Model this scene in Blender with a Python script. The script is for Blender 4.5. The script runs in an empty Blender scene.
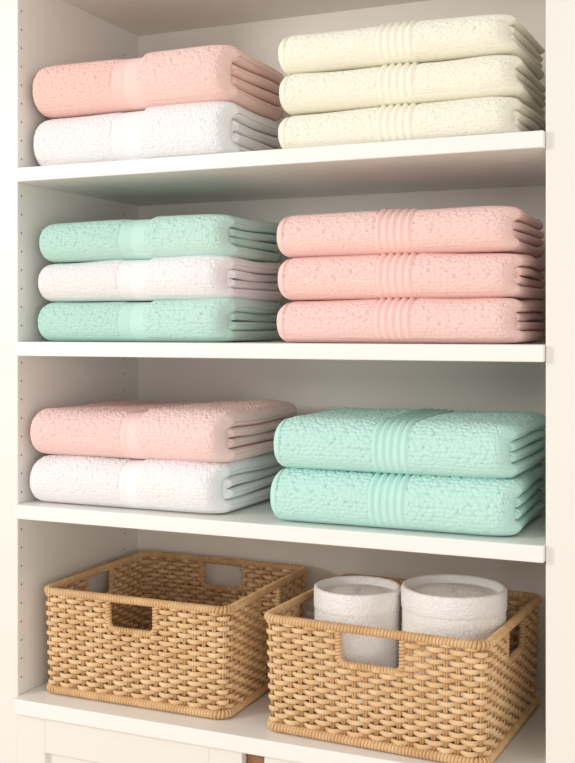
import bpy, math, random
import numpy as np
from mathutils import Vector, Matrix

random.seed(4)
scene = bpy.context.scene
col = scene.collection
scene.view_settings.view_transform = 'Standard'
scene.view_settings.look = 'None'

CAMZ = 1.35
Z1, Z2, Z3, Z4, ZT = CAMZ+0.276, CAMZ-0.022, CAMZ-0.301, CAMZ-0.632, CAMZ+0.601
W, D = 0.90, 0.409

def lin(c):
    return tuple(((v/255)/12.92 if v/255 <= 0.04045 else ((v/255+0.055)/1.055)**2.4) for v in c) + (1,)

# ------------------------------------------------------------- materials
def new_mat(name):
    m = bpy.data.materials.new(name); m.use_nodes = True
    nt = m.node_tree
    return m, nt, nt.nodes['Principled BSDF']

def paint_mat(name, rgb, rough=0.5, bump=0.02):
    m, nt, b = new_mat(name)
    N, L = nt.nodes, nt.links
    tc = N.new('ShaderNodeTexCoord')
    n = N.new('ShaderNodeTexNoise'); n.inputs['Scale'].default_value = 6; n.inputs['Detail'].default_value = 4
    mx = N.new('ShaderNodeMix'); mx.data_type = 'RGBA'
    c = lin(rgb)
    mx.inputs[6].default_value = c
    mx.inputs[7].default_value = (c[0]*0.98, c[1]*0.975, c[2]*0.97, 1)
    L.new(tc.outputs['Object'], n.inputs['Vector']); L.new(n.outputs['Fac'], mx.inputs[0])
    L.new(mx.outputs[2], b.inputs['Base Color'])
    n2 = N.new('ShaderNodeTexNoise'); n2.inputs['Scale'].default_value = 220
    L.new(tc.outputs['Object'], n2.inputs['Vector'])
    bp = N.new('ShaderNodeBump'); bp.inputs['Strength'].default_value = bump; bp.inputs['Distance'].default_value = 0.001
    L.new(n2.outputs['Fac'], bp.inputs['Height']); L.new(bp.outputs['Normal'], b.inputs['Normal'])
    b.inputs['Roughness'].default_value = rough
    return m

def terry_mat(name, rgb, rgb_left_shade=None, cell=420, strength=0.5):
    """terry cloth; attributes: band (1 = flat woven), side (1 = left portion, shade put into its colour)"""
    m, nt, b = new_mat(name)
    N, L = nt.nodes, nt.links
    tc = N.new('ShaderNodeTexCoord')
    v = N.new('ShaderNodeTexVoronoi'); v.inputs['Scale'].default_value = cell; v.inputs['Randomness'].default_value = 1.0
    L.new(tc.outputs['Object'], v.inputs['Vector'])
    n = N.new('ShaderNodeTexNoise'); n.inputs['Scale'].default_value = 900; n.inputs['Detail'].default_value = 2
    L.new(tc.outputs['Object'], n.inputs['Vector'])
    band = N.new('ShaderNodeAttribute'); band.attribute_name = 'band'
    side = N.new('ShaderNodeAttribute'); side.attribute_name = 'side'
    inv = N.new('ShaderNodeMath'); inv.operation = 'SUBTRACT'; inv.inputs[0].default_value = 1.0
    L.new(band.outputs['Fac'], inv.inputs[1])
    h1 = N.new('ShaderNodeMath'); h1.operation = 'MULTIPLY_ADD'; h1.inputs[1].default_value = -1.0
    L.new(v.outputs['Distance'], h1.inputs[0])
    h0 = N.new('ShaderNodeMath'); h0.operation = 'MULTIPLY'; h0.inputs[1].default_value = 0.35
    L.new(n.outputs['Fac'], h0.inputs[0]); L.new(h0.outputs[0], h1.inputs[2])
    h2 = N.new('ShaderNodeMath'); h2.operation = 'MULTIPLY'
    L.new(h1.outputs[0], h2.inputs[0]); L.new(inv.outputs[0], h2.inputs[1])
    bp = N.new('ShaderNodeBump'); bp.inputs['Strength'].default_value = strength; bp.inputs['Distance'].default_value = 0.0016
    L.new(h2.outputs[0], bp.inputs['Height']); L.new(bp.outputs['Normal'], b.inputs['Normal'])
    c = lin(rgb); c2 = lin(rgb_left_shade) if rgb_left_shade else c
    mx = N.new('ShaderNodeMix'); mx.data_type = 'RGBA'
    mx.inputs[6].default_value = c; mx.inputs[7].default_value = c2  # second colour darkens the left portion: painted shade, not pile
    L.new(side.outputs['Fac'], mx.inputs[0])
    n3 = N.new('ShaderNodeTexNoise'); n3.inputs['Scale'].default_value = 60; n3.inputs['Detail'].default_value = 5
    L.new(tc.outputs['Object'], n3.inputs['Vector'])
    hs = N.new('ShaderNodeHueSaturation')
    mr = N.new('ShaderNodeMapRange'); mr.inputs[3].default_value = 0.97; mr.inputs[4].default_value = 1.03
    L.new(n3.outputs['Fac'], mr.inputs[0]); L.new(mr.outputs[0], hs.inputs['Value'])
    L.new(mx.outputs[2], hs.inputs['Color']); L.new(hs.outputs['Color'], b.inputs['Base Color'])
    b.inputs['Roughness'].default_value = 0.95
    b.inputs['Specular IOR Level'].default_value = 0.1
    b.inputs['Sheen Weight'].default_value = 0.12
    b.inputs['Sheen Roughness'].default_value = 0.6
    return m

def wicker_mat(name, a, bcol):
    m, nt, b = new_mat(name)
    N, L = nt.nodes, nt.links
    tc = N.new('ShaderNodeTexCoord')
    n = N.new('ShaderNodeTexNoise'); n.inputs['Scale'].default_value = 38; n.inputs['Detail'].default_value = 5
    L.new(tc.outputs['Object'], n.inputs['Vector'])
    mr = N.new('ShaderNodeMapRange'); mr.inputs[1].default_value = 0.3; mr.inputs[2].default_value = 0.7
    L.new(n.outputs['Fac'], mr.inputs[0])
    mx = N.new('ShaderNodeMix'); mx.data_type = 'RGBA'
    mx.inputs[6].default_value = lin(a); mx.inputs[7].default_value = lin(bcol)
    L.new(mr.outputs[0], mx.inputs[0]); L.new(mx.outputs[2], b.inputs['Base Color'])
    mp = N.new('ShaderNodeMapping'); mp.inputs['Scale'].default_value = (60, 60, 900)
    L.new(tc.outputs['Object'], mp.inputs['Vector'])
    n2 = N.new('ShaderNodeTexNoise'); n2.inputs['Scale'].default_value = 1.0; n2.inputs['Detail'].default_value = 3
    L.new(mp.outputs['Vector'], n2.inputs['Vector'])
    bp = N.new('ShaderNodeBump'); bp.inputs['Strength'].default_value = 0.35; bp.inputs['Distance'].default_value = 0.001
    L.new(n2.outputs['Fac'], bp.inputs['Height']); L.new(bp.outputs['Normal'], b.inputs['Normal'])
    b.inputs['Roughness'].default_value = 0.6
    b.inputs['Specular IOR Level'].default_value = 0.35
    return m

M_CAB = paint_mat('cabinet_white_paint', (241, 237, 230), 0.45)
M_BACK = paint_mat('cabinet_back_paint', (249, 243, 234), 0.55)
M_SHELF = paint_mat('shelf_white_paint', (246, 244, 239), 0.35)
M_WALL = paint_mat('wall_paint', (242, 236, 228), 0.8, 0.1)
M_DARK = paint_mat('pin_hole_dark', (90, 80, 75), 0.8)
M_GAP = paint_mat('door_gap_brown', (150, 110, 80), 0.7)  # plain brown for the strip between the doors

# ------------------------------------------------------------- mesh helpers
def make_obj(name, verts, faces, mat, parent=None, smooth=False):
    me = bpy.data.meshes.new(name)
    me.from_pydata([tuple(v) for v in verts], [], [tuple(f) for f in faces])
    me.update()
    if smooth:
        me.polygons.foreach_set('use_smooth', [True]*len(me.polygons))
    o = bpy.data.objects.new(name, me); col.objects.link(o)
    if mat: me.materials.append(mat)
    if parent: o.parent = parent
    return o

def box(name, x0, x1, y0, y1, z0, z1, mat, parent=None, bevel=0.0015):
    v = [(x, y, z) for x in (x0, x1) for y in (y0, y1) for z in (z0, z1)]
    f = [(0,1,3,2), (4,6,7,5), (0,4,5,1), (2,3,7,6), (0,2,6,4), (1,5,7,3)]
    o = make_obj(name, v, f, mat, parent)
    if bevel:
        b = o.modifiers.new('bevel', 'BEVEL'); b.width = bevel; b.segments = 3; b.limit_method = 'ANGLE'
    return o

def empty(name, loc=(0,0,0)):
    e = bpy.data.objects.new(name, None); col.objects.link(e); e.location = loc; e.empty_display_size = 0.1
    return e

# ------------------------------------------------------------- room
box('floor', -2.5, 3.5, -4.0, 0.6, -0.05, 0.0, paint_mat('floor_oak', (215, 200, 180), 0.45), None, 0)
box('wall_back', -2.5, 3.5, 0.44, 0.54, 0.0, 2.6, M_WALL, None, 0)

# ------------------------------------------------------------- cabinet
cab = empty('linen_cabinet')
T = 0.024
YF = 0.012
box('side_panel_left', -0.16, 0.0, YF, 0.435, 0.0, 2.25, M_CAB, cab)
box('side_panel_right', W, W+0.16, YF, 0.435, 0.0, 2.25, M_CAB, cab)
box('back_panel', -0.001, W+0.001, D, 0.435, 0.0, 2.25, M_BACK, cab, 0)
box('top_panel', 0.0, W, YF, D, ZT, 2.25, M_BACK, cab)
for i, z in enumerate((Z1, Z2, Z3)):
    box('shelf_%d' % (i+1), 0.0005, W-0.0005, 0.0, D, z-T, z, M_SHELF, cab, 0.002)
box('shelf_4', 0.0005, W-0.0005, -0.004, D, Z4-0.026, Z4, M_SHELF, cab, 0.002)
box('plinth', 0.0, W, 0.04, D, 0.0, 0.08, M_CAB, cab)
def shaker(name, x0, x1, z0, z1):
    y0, y1, s = 0.006, 0.024, 0.058
    box(name+'_stile_a', x0, x0+s, y0, y1, z0, z1, M_CAB, cab)
    box(name+'_stile_b', x1-s, x1, y0, y1, z0, z1, M_CAB, cab)
    box(name+'_rail_top', x0+s, x1-s, y0, y1, z1-s, z1, M_CAB, cab)
    box(name+'_rail_bottom', x0+s, x1-s, y0, y1, z0, z0+s, M_CAB, cab)
    box(name+'_panel', x0+s-0.005, x1-s+0.005, y0+0.010, y1, z0+s-0.005, z1-s+0.005, M_CAB, cab, 0)
shaker('door_1', 0.003, 0.432, 0.085, Z4-0.029)
shaker('door_2', 0.470, 0.897, 0.085, Z4-0.029)
box('centre_divider', 0.434, 0.468, 0.02, D, 0.08, Z4-0.027, M_GAP, cab)
vs, fs = [], []
for y in (0.022, 0.355):
    z = Z4+0.03
    while z < ZT-0.02:
        b0 = len(vs)
        for k in range(10):
            a = 2*math.pi*k/10
            vs.append((0.0004, y+0.0017*math.cos(a), z+0.0017*math.sin(a)))
        fs.append(tuple(range(b0, b0+10)))
        z += 0.032
make_obj('shelf_pin_holes', vs, fs, M_DARK, cab)

# ------------------------------------------------------------- towels
def snoise(seed):
    rs = np.random.RandomState(seed)
    ks = rs.uniform(-1, 1, (7, 2)); ph = rs.uniform(0, 6.28, 7); am = rs.uniform(0.4, 1, 7)
    def f(a, b, sc):
        out = 0
        for i in range(7):
            out = out + am[i]*np.sin(ks[i, 0]*a*sc + ks[i, 1]*b*sc + ph[i])
        return out/3.0
    return f
def sm(a, b, x):
    q = np.clip((x-a)/(b-a), 0, 1); return q*q*(3-2*q)
TAB = np.random.RandomState(11).uniform(0, 1, (256, 256, 3))

TN = [0]
def towel(loc, w, d, h, mat, band=(0.20, 0.26), ribs=0, hem=False, rot=0.0, puff=0.0035, seed=0, cell=0.0064, loop=0.0036, top=False):
    """folded bath towel: nested folded layers, front edge is the fold, woven border band across."""
    TN[0] += 1
    nz = snoise(seed*13+TN[0])
    rs = np.random.RandomState(seed+TN[0]*7)
    P = 0.0012
    xs = list(np.linspace(0, 0.008, 8)) + list(np.arange(0.0095, band[0]-0.002, P))
    xs += list(np.arange(band[0]-0.002, band[1]+0.004, 0.0009)) + list(np.arange(band[1]+0.005, w-0.014, P))
    xs += list(w - 0.013 + 0.013*np.sin(np.linspace(0, math.pi/2, 14)))
    xs = np.array(sorted(set(np.round(xs, 5))))
    allv, allf, bandv, sidev = [], [], [], []
    base = 0
    ts = (h*0.275, h*0.218)
    R0 = 0.044*(h/0.08)**0.5
    for li in range(2):
        t = ts[li]
        H = h/2 - li*(ts[0]+0.0003)
        R = R0 if li == 0 else max(0.012, R0-ts[0])
        yf = li*ts[0]*0.98
        n_e = 2.2
        ang = np.linspace(math.pi/2, -math.pi/2, 400)
        ca, sa = np.cos(ang), np.sin(ang)
        py = yf + R - R*np.abs(ca)**(2/n_e)
        pz = H*np.sign(sa)*np.abs(sa)**(2/n_e)
        al = np.concatenate([[0], np.cumsum(np.hypot(np.diff(py), np.diff(pz)))])
        nn_ = int(al[-1]/(P if li == 0 else 0.003))
        ev = np.linspace(0, al[-1], nn_)
        py, pz = np.interp(ev, al, py), np.interp(ev, al, pz)
        yt = np.arange(d, yf+R+0.002, -(0.0016 if (top and li == 0) else 0.006))
        yb = np.arange(yf+R+0.006, d, 0.010)
        y = np.concatenate([yt, py, yb])
        z = np.concatenate([np.full(len(yt), H), pz, np.full(len(yb), -H)])
        s = np.concatenate([[0], np.cumsum(np.hypot(np.diff(y), np.diff(z)))])
        dy = np.gradient(y, s); dz = np.gradient(z, s)
        ln = np.sqrt(dy*dy+dz*dz)+1e-9
        ny, nzv = dz/ln, -dy/ln
        if nzv[2] < 0: ny, nzv = -ny, -nzv
        cy, cz = y - ny*t/2, z - nzv*t/2
        jit = 0.003*np.sin(s*rs.uniform(10, 18)+rs.uniform(0, 6)) - li*0.003
        X = xs[:, None]; S = s[None, :]
        re = t*0.6
        dl = np.clip(X/re, 0, 1); dr = np.clip((w-X)/re, 0, 1)
        e = np.sqrt(1-(1-dl)**2)*np.sqrt(1-(1-dr)**2)
        e = np.maximum(e, 0.02)
        inb = ((X > band[0]) & (X < band[1])).astype(float)
        off = puff*sm(band[1], band[1]+0.010, X)
        off = off - 0.0015*sm(band[0]-0.002, band[0]+0.0005, X)*(1-sm(band[1]-0.0005, band[1]+0.002, X))
        if ribs:
            ph = (X-band[0])/(band[1]-band[0])*ribs
            off = off + inb*0.0046*np.sin(math.pi*ph)**2
        hemm = np.zeros_like(X)
        if hem:
            off = off - 0.0035*np.exp(-((X-0.0135)/0.0016)**2)
            hemm = (X < 0.013).astype(float)
        frontw = sm(0.2, 1.0, -ny)[None, :]
        qe = np.clip((X-(w-0.055))/0.055, 0, 1)
        rnd = 1-np.sqrt(np.clip(1-qe*qe*0.97, 0, 1))
        ql = np.clip((0.030-X)/0.030, 0, 1)
        rndl = 1-np.sqrt(np.clip(1-ql*ql*0.97, 0, 1))
        off = off - 0.004*rndl
        bulk = 0.0018*nz(X, S, 40) + 0.0034*nz(X, S*0.5+3, 12)
        topw = 0.35 + 0.65*sm(-0.7, 0.2, nzv)[None, :]
        topw = np.where(nzv[None, :] < -0.8, 0.0, topw)
        # raised terry loops, jittered staggered cells
        ua = X/cell+100; va = S/(cell*0.9)+1000
        iv0 = np.floor(va).astype(int)
        best = np.full(np.broadcast(ua, va).shape, -1.0)
        for ov in (-1, 0, 1):
            jv = iv0+ov
            uu = ua + 0.5*(jv % 2)
            iu0 = np.floor(uu).astype(int)
            for ou in (-1, 0, 1):
                ju = iu0+ou
                r3 = TAB[(ju+TN[0]*13) % 256, jv % 256]
                du = uu-ju-0.5-(r3[..., 0]-0.5)*0.48; dv = va-jv-0.5-(r3[..., 1]-0.5)*0.48
                hgt = np.sqrt(np.clip(1-(du*du+dv*dv)*2.0, 0, 1))*(0.80+0.25*r3[..., 2])
                best = np.maximum(best, hgt)
        fine = loop*(best-0.82)*1.3*(1-np.maximum(inb, hemm))
        if not top or li == 1:
            fine = fine*(1-sm(0.80, 0.98, np.abs(nzv)))[None, :]
        tot = (off + bulk + fine)*topw if li == 0 else bulk*0.3
        Xj = X + jit[None, :]*sm(w*0.75, w, X) - 0.009*frontw*sm(w-0.03, w, X)
        Ysh = 0.024*rnd*np.exp(-np.clip(y-0.0, 0, 1)/0.05)[None, :]
        wav = 0.0014*np.sin(y[None, :]*30+TN[0])*sm(w*0.6, w, X)
        ee = np.minimum(1, e*1.3)
        msk = (np.abs(nzv) > 0.5)*(nzv > -0.5)
        Y1 = cy + ny*(t/2*e + tot*ee) + Ysh; Zo = cz + nzv*(t/2*e + tot*ee) + wav*msk
        Y2 = cy - ny*(t/2*e*0.97) + Ysh; Zi = cz - nzv*(t/2*e*0.97) + wav*msk
        zsc = 1 - 0.16*rnd - 0.10*rndl
        Zo = Zo*zsc; Zi = Zi*zsc
        Y = np.concatenate([Y1, Y2[:, ::-1]], axis=1); Z = np.concatenate([Zo, Zi[:, ::-1]], axis=1)
        XX = np.concatenate([Xj, Xj[:, ::-1]], axis=1)
        nx, mm = XX.shape
        V = np.stack([XX, Y, Z + h/2], axis=-1).reshape(-1, 3)
        I = np.arange(nx*mm).reshape(nx, mm) + base
        A = I[:-1, :]; B = I[1:, :]
        F = np.stack([A, np.roll(A, -1, 1), np.roll(B, -1, 1), B], axis=-1).reshape(-1, 4)
        allv.append(V); allf.append(F)
        bandv.append(np.broadcast_to(np.maximum(inb, hemm), XX.shape).reshape(-1))
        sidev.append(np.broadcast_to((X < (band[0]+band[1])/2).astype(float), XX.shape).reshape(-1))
        base += nx*mm
    V = np.concatenate(allv); F = np.concatenate(allf)
    V[:, 2] = np.maximum(V[:, 2], 0.0002)
    me = bpy.data.meshes.new('folded_towel')
    me.vertices.add(len(V)); me.vertices.foreach_set('co', V.astype(np.float32).ravel())
    me.loops.add(len(F)*4); me.loops.foreach_set('vertex_index', F.astype(np.int32).ravel())
    me.polygons.add(len(F)); me.polygons.foreach_set('loop_start', (np.arange(len(F))*4).astype(np.int32))
    me.polygons.foreach_set('use_smooth', np.ones(len(F), dtype=bool))
    me.update(calc_edges=True); me.validate()
    for nm, arr in (('band', np.concatenate(bandv)), ('side', np.concatenate(sidev))):
        a = me.attributes.new(nm, 'FLOAT', 'POINT'); a.data.foreach_set('value', arr.astype(np.float32))
    import bmesh
    bm = bmesh.new(); bm.from_mesh(me); bmesh.ops.recalc_face_normals(bm, faces=bm.faces); bm.to_mesh(me); bm.free()
    me.materials.append(mat)
    o = bpy.data.objects.new('folded_towel', me); col.objects.link(o)
    o.location = loc; o.rotation_euler = (0, 0, math.radians(rot))
    return o

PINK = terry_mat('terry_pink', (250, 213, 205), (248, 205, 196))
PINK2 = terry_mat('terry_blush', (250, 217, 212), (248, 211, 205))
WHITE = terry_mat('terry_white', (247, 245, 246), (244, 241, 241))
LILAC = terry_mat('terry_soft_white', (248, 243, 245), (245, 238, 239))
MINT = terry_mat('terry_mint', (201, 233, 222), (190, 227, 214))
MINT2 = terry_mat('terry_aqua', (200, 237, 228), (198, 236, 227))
CREAM = terry_mat('terry_cream', (250, 246, 229), (250, 246, 229))
ROSE = terry_mat('terry_rose', (250, 213, 206), (250, 213, 206))

LB = (0.165, 0.215)
RB = (0.163, 0.221)
# top shelf
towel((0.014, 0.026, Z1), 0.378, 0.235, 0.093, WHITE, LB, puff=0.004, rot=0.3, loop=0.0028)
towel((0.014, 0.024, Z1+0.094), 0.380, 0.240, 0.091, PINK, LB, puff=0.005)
for k in range(3):
    towel((0.482+0.002*(k % 2), 0.024, Z1+k*0.0625), 0.375-0.003*k, 0.235, 0.0620, CREAM, RB, ribs=5, hem=True, puff=0.001, cell=0.0058, loop=0.0030)
# second shelf
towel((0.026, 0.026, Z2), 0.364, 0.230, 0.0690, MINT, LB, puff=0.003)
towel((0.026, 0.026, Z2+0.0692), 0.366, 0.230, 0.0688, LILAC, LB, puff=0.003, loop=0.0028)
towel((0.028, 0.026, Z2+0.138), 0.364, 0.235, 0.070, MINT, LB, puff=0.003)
for k in range(3):
    towel((0.481+0.002*(k % 2), 0.020, Z2+k*0.0672), 0.378-0.003*k, 0.24, 0.0672, ROSE, RB, ribs=5, hem=True, puff=0.001)
# third shelf
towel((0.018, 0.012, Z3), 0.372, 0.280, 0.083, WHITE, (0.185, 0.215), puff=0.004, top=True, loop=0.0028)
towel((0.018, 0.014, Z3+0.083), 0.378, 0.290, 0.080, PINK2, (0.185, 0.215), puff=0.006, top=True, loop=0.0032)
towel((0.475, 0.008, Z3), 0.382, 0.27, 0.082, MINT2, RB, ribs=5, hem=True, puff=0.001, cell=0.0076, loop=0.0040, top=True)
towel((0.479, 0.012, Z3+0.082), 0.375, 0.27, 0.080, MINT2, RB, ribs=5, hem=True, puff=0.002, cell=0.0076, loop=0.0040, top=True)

# ------------------------------------------------------------- baskets
def sweep(pts, frames, ry, rz, k, verts, faces, closed):
    b0 = len(verts); n = len(pts)
    for i in range(n):
        p, (nn, bb) = pts[i], frames[i]
        for j in range(k):
            a = 2*math.pi*j/k
            verts.append(p + nn*(ry*math.cos(a)) + bb*(rz*math.sin(a)))
    for i in range(n-1 if not closed else n):
        i2 = (i+1) % n
        for j in range(k):
            j2 = (j+1) % k
            faces.append((b0+i*k+j, b0+i*k+j2, b0+i2*k+j2, b0+i2*k+j))
    if not closed:
        faces.append(tuple(b0+j for j in range(k))[::-1]); faces.append(tuple(b0+(n-1)*k+j for j in range(k)))

def basket(loc, w, d, h, rot, hole_w, hole_z):
    root = empty('wicker_basket', loc); root.rotation_euler = (0, 0, math.radians(rot))
    r = 0.018
    sx, sy = w/2-r, d/2-r
    Lp = 4*(sx+sy)+2*math.pi*r
    def per(s):
        s = s % Lp
        parts = [('l', sx, (0,-d/2), (1,0)), ('a', r, (sx,-sy), -90), ('l', 2*sy, (w/2,-sy), (0,1)), ('a', r, (sx,sy), 0),
                 ('l', 2*sx, (sx,d/2), (-1,0)), ('a', r, (-sx,sy), 90), ('l', 2*sy, (-w/2,sy), (0,-1)), ('a', r, (-sx,-sy), 180),
                 ('l', sx, (-sx,-d/2), (1,0))]
        for p in parts:
            ln = p[1] if p[0] == 'l' else p[1]*math.pi/2
            if s <= ln + 1e-9:
                if p[0] == 'l':
                    x, y = p[2][0]+p[3][0]*s, p[2][1]+p[3][1]*s
                    n = Vector((p[3][1], -p[3][0], 0))
                    return Vector((x, y, 0)), n
                a = math.radians(p[3]) + s/p[1]
                n = Vector((math.cos(a), math.sin(a), 0))
                return Vector((p[2][0], p[2][1], 0)) + n*p[1], n
            s -= ln
        return per(0)
    def flare(z): return 1 - 0.025*(1 - z/h)
    N = int(round(Lp/0.0185/2))*2
    pitch = Lp/N
    cs = [0, sx+math.pi*r/2+sy, Lp/2, Lp-(sx+math.pi*r/2+sy)]
    hw = [hole_w, hole_w*0.95, hole_w, hole_w*0.95]
    def in_hole(s, z, m=0.0):
        if not (hole_z[0]-m < z < hole_z[1]+m): return False
        for c, ww in zip(cs, hw):
            ds = abs((s-c+Lp/2) % Lp - Lp/2)
            if ds < ww/2 + m: return True
        return False
    Zv = Vector((0, 0, 1))
    mats = BASKET_MATS
    rows = int(round((h-0.020)/0.0085)); rh = (h-0.018)/rows
    V, F = [], []
    sub = 8
    rr_ = random.Random(7)
    for rw in range(rows):
        z = 0.012 + rh*(rw+0.5)
        if z > h-0.007: break
        amp = 0.0038
        phs = rr_.uniform(0, 6.28)
        ss = [i*pitch/sub for i in range(N*sub)]
        live = [not in_hole(s, z) for s in ss]
        def pt(s):
            p, n = per(s)
            f = flare(z)
            w_ = math.sin(math.pi*s/pitch + math.pi*rw)
            w_ = math.copysign(abs(w_)**0.8, w_)
            q = Vector((p.x*f, p.y*f, z + 0.0007*math.sin(s*37+phs)))
            return q + n*(amp*w_), n
        def emit(run, closed):
            Pp = [pt(s) for s in run]
            sweep([a for a, _ in Pp], [(n, Zv) for _, n in Pp], 0.0018, rh*0.46, 8, V, F, closed)
        if all(live):
            emit(ss, True)
        else:
            st = live.index(False); order = [(st+i) % len(ss) for i in range(len(ss))]
            run = []
            for i in order + [st]:
                if live[i] and not (i == st): run.append(ss[i])
                else:
                    if len(run) > 3: emit(run, False)
                    run = []
    make_obj('woven_walls', V, F, mats[0], root, True)
    V, F = [], []
    for i in range(N):
        s = (i+0.5)*pitch
        p, n = per(s); tdir = Zv.cross(n)
        for off in (-0.0017, 0.0017):
            spans = [(0.004, h-0.004)]
            if in_hole(s, (hole_z[0]+hole_z[1])/2, 0.003): spans = [(0.004, hole_z[0])]
            for z0, z1 in spans:
                pts = []
                for z in (z0, z1):
                    f = flare(z); pts.append(Vector((p.x*f, p.y*f, z)) + tdir*off)
                sweep(pts, [(n, tdir)]*2, 0.0019, 0.0017, 8, V, F, False)
    make_obj('stakes', V, F, mats[1], root, True)
    def wrapped(path, frames, rc, rsn, pitchh, closed, name):
        V, F = [], []
        sweep(path, frames, rc, rc, 10, V, F, closed)
        lens = [0]
        for a, b in zip(path[:-1], path[1:]): lens.append(lens[-1]+(b-a).length)
        tot = lens[-1] + ((path[0]-path[-1]).length if closed else 0)
        turns = int(tot/pitchh); per_t = 10; n = turns*per_t
        hp, hf = [], []
        j = 0
        PP = path + ([path[0]] if closed else []); FF = frames + ([frames[0]] if closed else [])
        LL = lens + ([tot] if closed else [])
        for i in range(n + (0 if closed else 1)):
            s = tot*i/n
            while j < len(LL)-2 and LL[j+1] < s: j += 1
            q = (s-LL[j])/max(1e-9, LL[j+1]-LL[j])
            p = PP[j].lerp(PP[j+1], q); nn = FF[j][0].lerp(FF[j+1][0], q).normalized(); bb = FF[j][1].lerp(FF[j+1][1], q).normalized()
            a = 2*math.pi*i/per_t
            rad = nn*math.cos(a) + bb*math.sin(a)
            hp.append(p + rad*(rc+rsn*0.35)); tang = nn.cross(bb)
            hf.append((rad, tang))
        sweep(hp, hf, rsn*0.6, rsn, 6, V, F, closed)
        make_obj(name, V, F, mats[2], root, True)
    M = 260
    for nm, z, rc in (('rim', h-0.005, 0.0046), ('base_border', 0.0062, 0.0048)):
        path, fr = [], []
        for i in range(M):
            p, n = per(Lp*i/M); f = flare(z)
            path.append(Vector((p.x*f, p.y*f, z))+n*(0.001 if nm == 'rim' else 0.002)); fr.append((n, Zv))
        wrapped(path, fr, rc, 0.0028, 0.0054, True, nm)
    for k, (c, ww) in enumerate(zip(cs, hw)):
        rr = 0.012; zb, zt = hole_z[0], hole_z[1]+0.004
        prof = [(-ww/2, zt), (-ww/2, (zt+zb)/2)]
        for a in range(0, 91, 15):
            t = math.radians(a); prof.append((-ww/2+rr-rr*math.cos(t), zb+rr-rr*math.sin(t)))
        prof += [(x, zb) for x in np.linspace(-ww/2+rr+0.004, ww/2-rr-0.004, 6)]
        for a in range(0, 91, 15):
            t = math.radians(a); prof.append((ww/2-rr+rr*math.sin(t), zb+rr-rr*math.cos(t)))
        prof += [(ww/2, (zt+zb)/2), (ww/2, zt)]
        path, fr = [], []
        for i, (ds, z) in enumerate(prof):
            p, n = per(c+ds); f = flare(z)
            a = prof[max(0, i-1)]; b = prof[min(len(prof)-1, i+1)]
            td = Zv.cross(n)
            tv = (td*(b[0]-a[0]) + Zv*(b[1]-a[1])).normalized()
            path.append(Vector((p.x*f, p.y*f, z))); fr.append((n, tv.cross(n).normalized()))
        wrapped(path, fr, 0.0034, 0.0026, 0.0052, False, 'handle_edging_%d' % (k+1))
    V, F = [], []
    nsl = 26
    for i in range(nsl):
        x = (-0.5+(i+0.5)/nsl)*(w-0.03)*0.975
        pts = [Vector((x, -d/2*0.955, 0.0075)), Vector((x, d/2*0.955, 0.0075))]
        sweep(pts, [(Vector((1,0,0)), Zv)]*2, (w-0.03)/nsl*0.49, 0.003, 8, V, F, False)
    make_obj('base', V, F, mats[1], root, True)
    return root

BASKET_MATS = [wicker_mat('wicker_weave', (241, 208, 165), (221, 180, 131)),
               wicker_mat('wicker_stake', (224, 183, 134), (202, 157, 107)),
               wicker_mat('wicker_rim', (233, 196, 149), (211, 167, 118))]
basket(((0.032+0.385)/2, (0.04+0.385)/2, Z4+0.002), 0.353, 0.338, 0.181, 0, 0.092, (0.123, 0.174))
basket((0.645, 0.184, Z4+0.002), 0.356, 0.320, 0.181, -3, 0.104, (0.120, 0.174))

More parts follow.
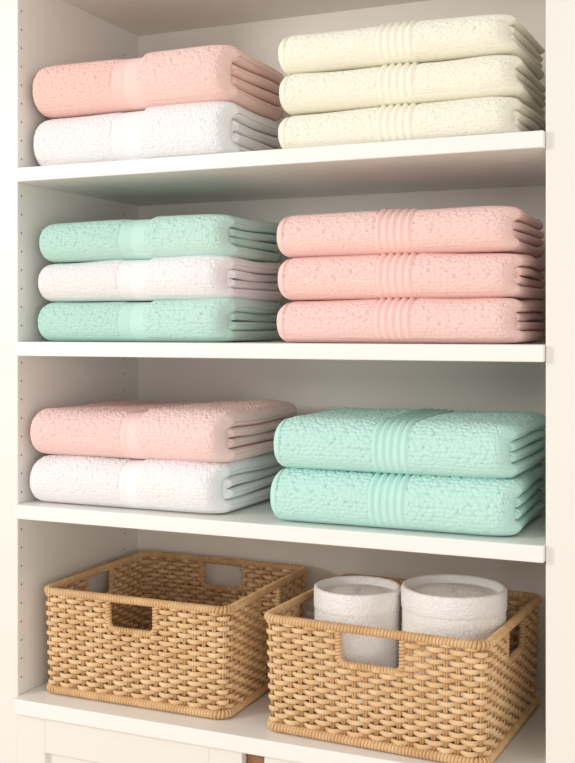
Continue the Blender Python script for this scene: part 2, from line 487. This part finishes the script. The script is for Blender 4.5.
# ------------------------------------------------------------- white cotton jars
def jar(loc, r, h):
    prof = [(0, 0.0), (r*0.9, 0.0), (r*0.965, 0.006), (r*0.985, 0.03), (r*0.985, h-0.036), (r*0.985, h-0.034), (r*1.0, h-0.032),
            (r*1.005, h-0.028), (r*1.005, h-0.006), (r*0.99, h-0.0015), (r*0.95, h), (r*0.905, h-0.002), (r*0.885, h-0.007), (r*0.88, h-0.011),
            (r*0.86, h-0.0125), (r*0.5, h-0.009), (0, h-0.0085)]
    P = []
    for a, b in zip(prof[:-1], prof[1:]):
        n = max(1, int(math.hypot(b[0]-a[0], b[1]-a[1])/0.0016))
        for i in range(n):
            q = i/n; P.append((a[0]+(b[0]-a[0])*q, a[1]+(b[1]-a[1])*q))
    P.append(prof[-1])
    K = 240; V, F = [], []
    for i, (pr, pz) in enumerate(P):
        for k in range(K):
            a = 2*math.pi*k/K
            rr = pr
            if pr > r*0.96: rr += 0.0014*(TAB[i % 256, k, 0]-0.5)
            rr *= 1 + 0.006*math.sin(2*a+loc[0]*30)
            V.append((rr*math.cos(a), rr*math.sin(a), max(0, pz + (0.0007*(TAB[i % 256, k, 1]-0.5) if 0 < i else 0))))
    for i in range(len(P)-1):
        for k in range(K):
            k2 = (k+1) % K
            F.append((i*K+k, i*K+k2, (i+1)*K+k2, (i+1)*K+k))
    o = make_obj('white_storage_jar', V, F, JAR, None, True); o.location = loc
    return o
JAR = terry_mat('jar_white_cotton', (247, 243, 239), None, 330, 0.6)
jar((0.581, 0.124, Z4+0.0135), 0.0700, CAMZ-0.411-(Z4+0.0135))
jar((0.735, 0.138, Z4+0.0135), 0.0815, CAMZ-0.400-(Z4+0.0135))

# ------------------------------------------------------------- lights
def area(name, loc, target, size, power, color):
    l = bpy.data.lights.new(name, 'AREA'); l.shape = 'RECTANGLE'; l.size = size[0]; l.size_y = size[1]
    l.energy = power; l.color = color
    o = bpy.data.objects.new(name, l); col.objects.link(o); o.location = loc
    o.rotation_euler = (Vector(target)-Vector(loc)).to_track_quat('-Z', 'Y').to_euler()
    return o
area('window_light', (-1.6, -2.2, 1.9), (0.5, 0.1, 1.2), (0.7, 0.7), 38, (1.0, 0.98, 0.95))
area('room_fill_light', (2.3, -2.4, 1.1), (0.5, 0.2, 1.25), (1.2, 1.2), 18, (1.0, 0.975, 0.95))
w = bpy.data.worlds.new('room_ambient'); scene.world = w; w.use_nodes = True
w.node_tree.nodes['Background'].inputs[0].default_value = (1.0, 0.985, 0.965, 1)
w.node_tree.nodes['Background'].inputs[1].default_value = 0.74

# ------------------------------------------------------------- camera
cam = bpy.data.cameras.new('camera'); co = bpy.data.objects.new('camera', cam); col.objects.link(co)
co.location = (1.184, -1.541, CAMZ)
th = math.atan(480/1101)
co.rotation_euler = (math.radians(90), 0, th)
cam.sensor_fit = 'VERTICAL'; cam.sensor_height = 24
cam.lens = 1101/763*24
cam.shift_y = -(381.5-329)/763
cam.clip_start = 0.05
scene.camera = co
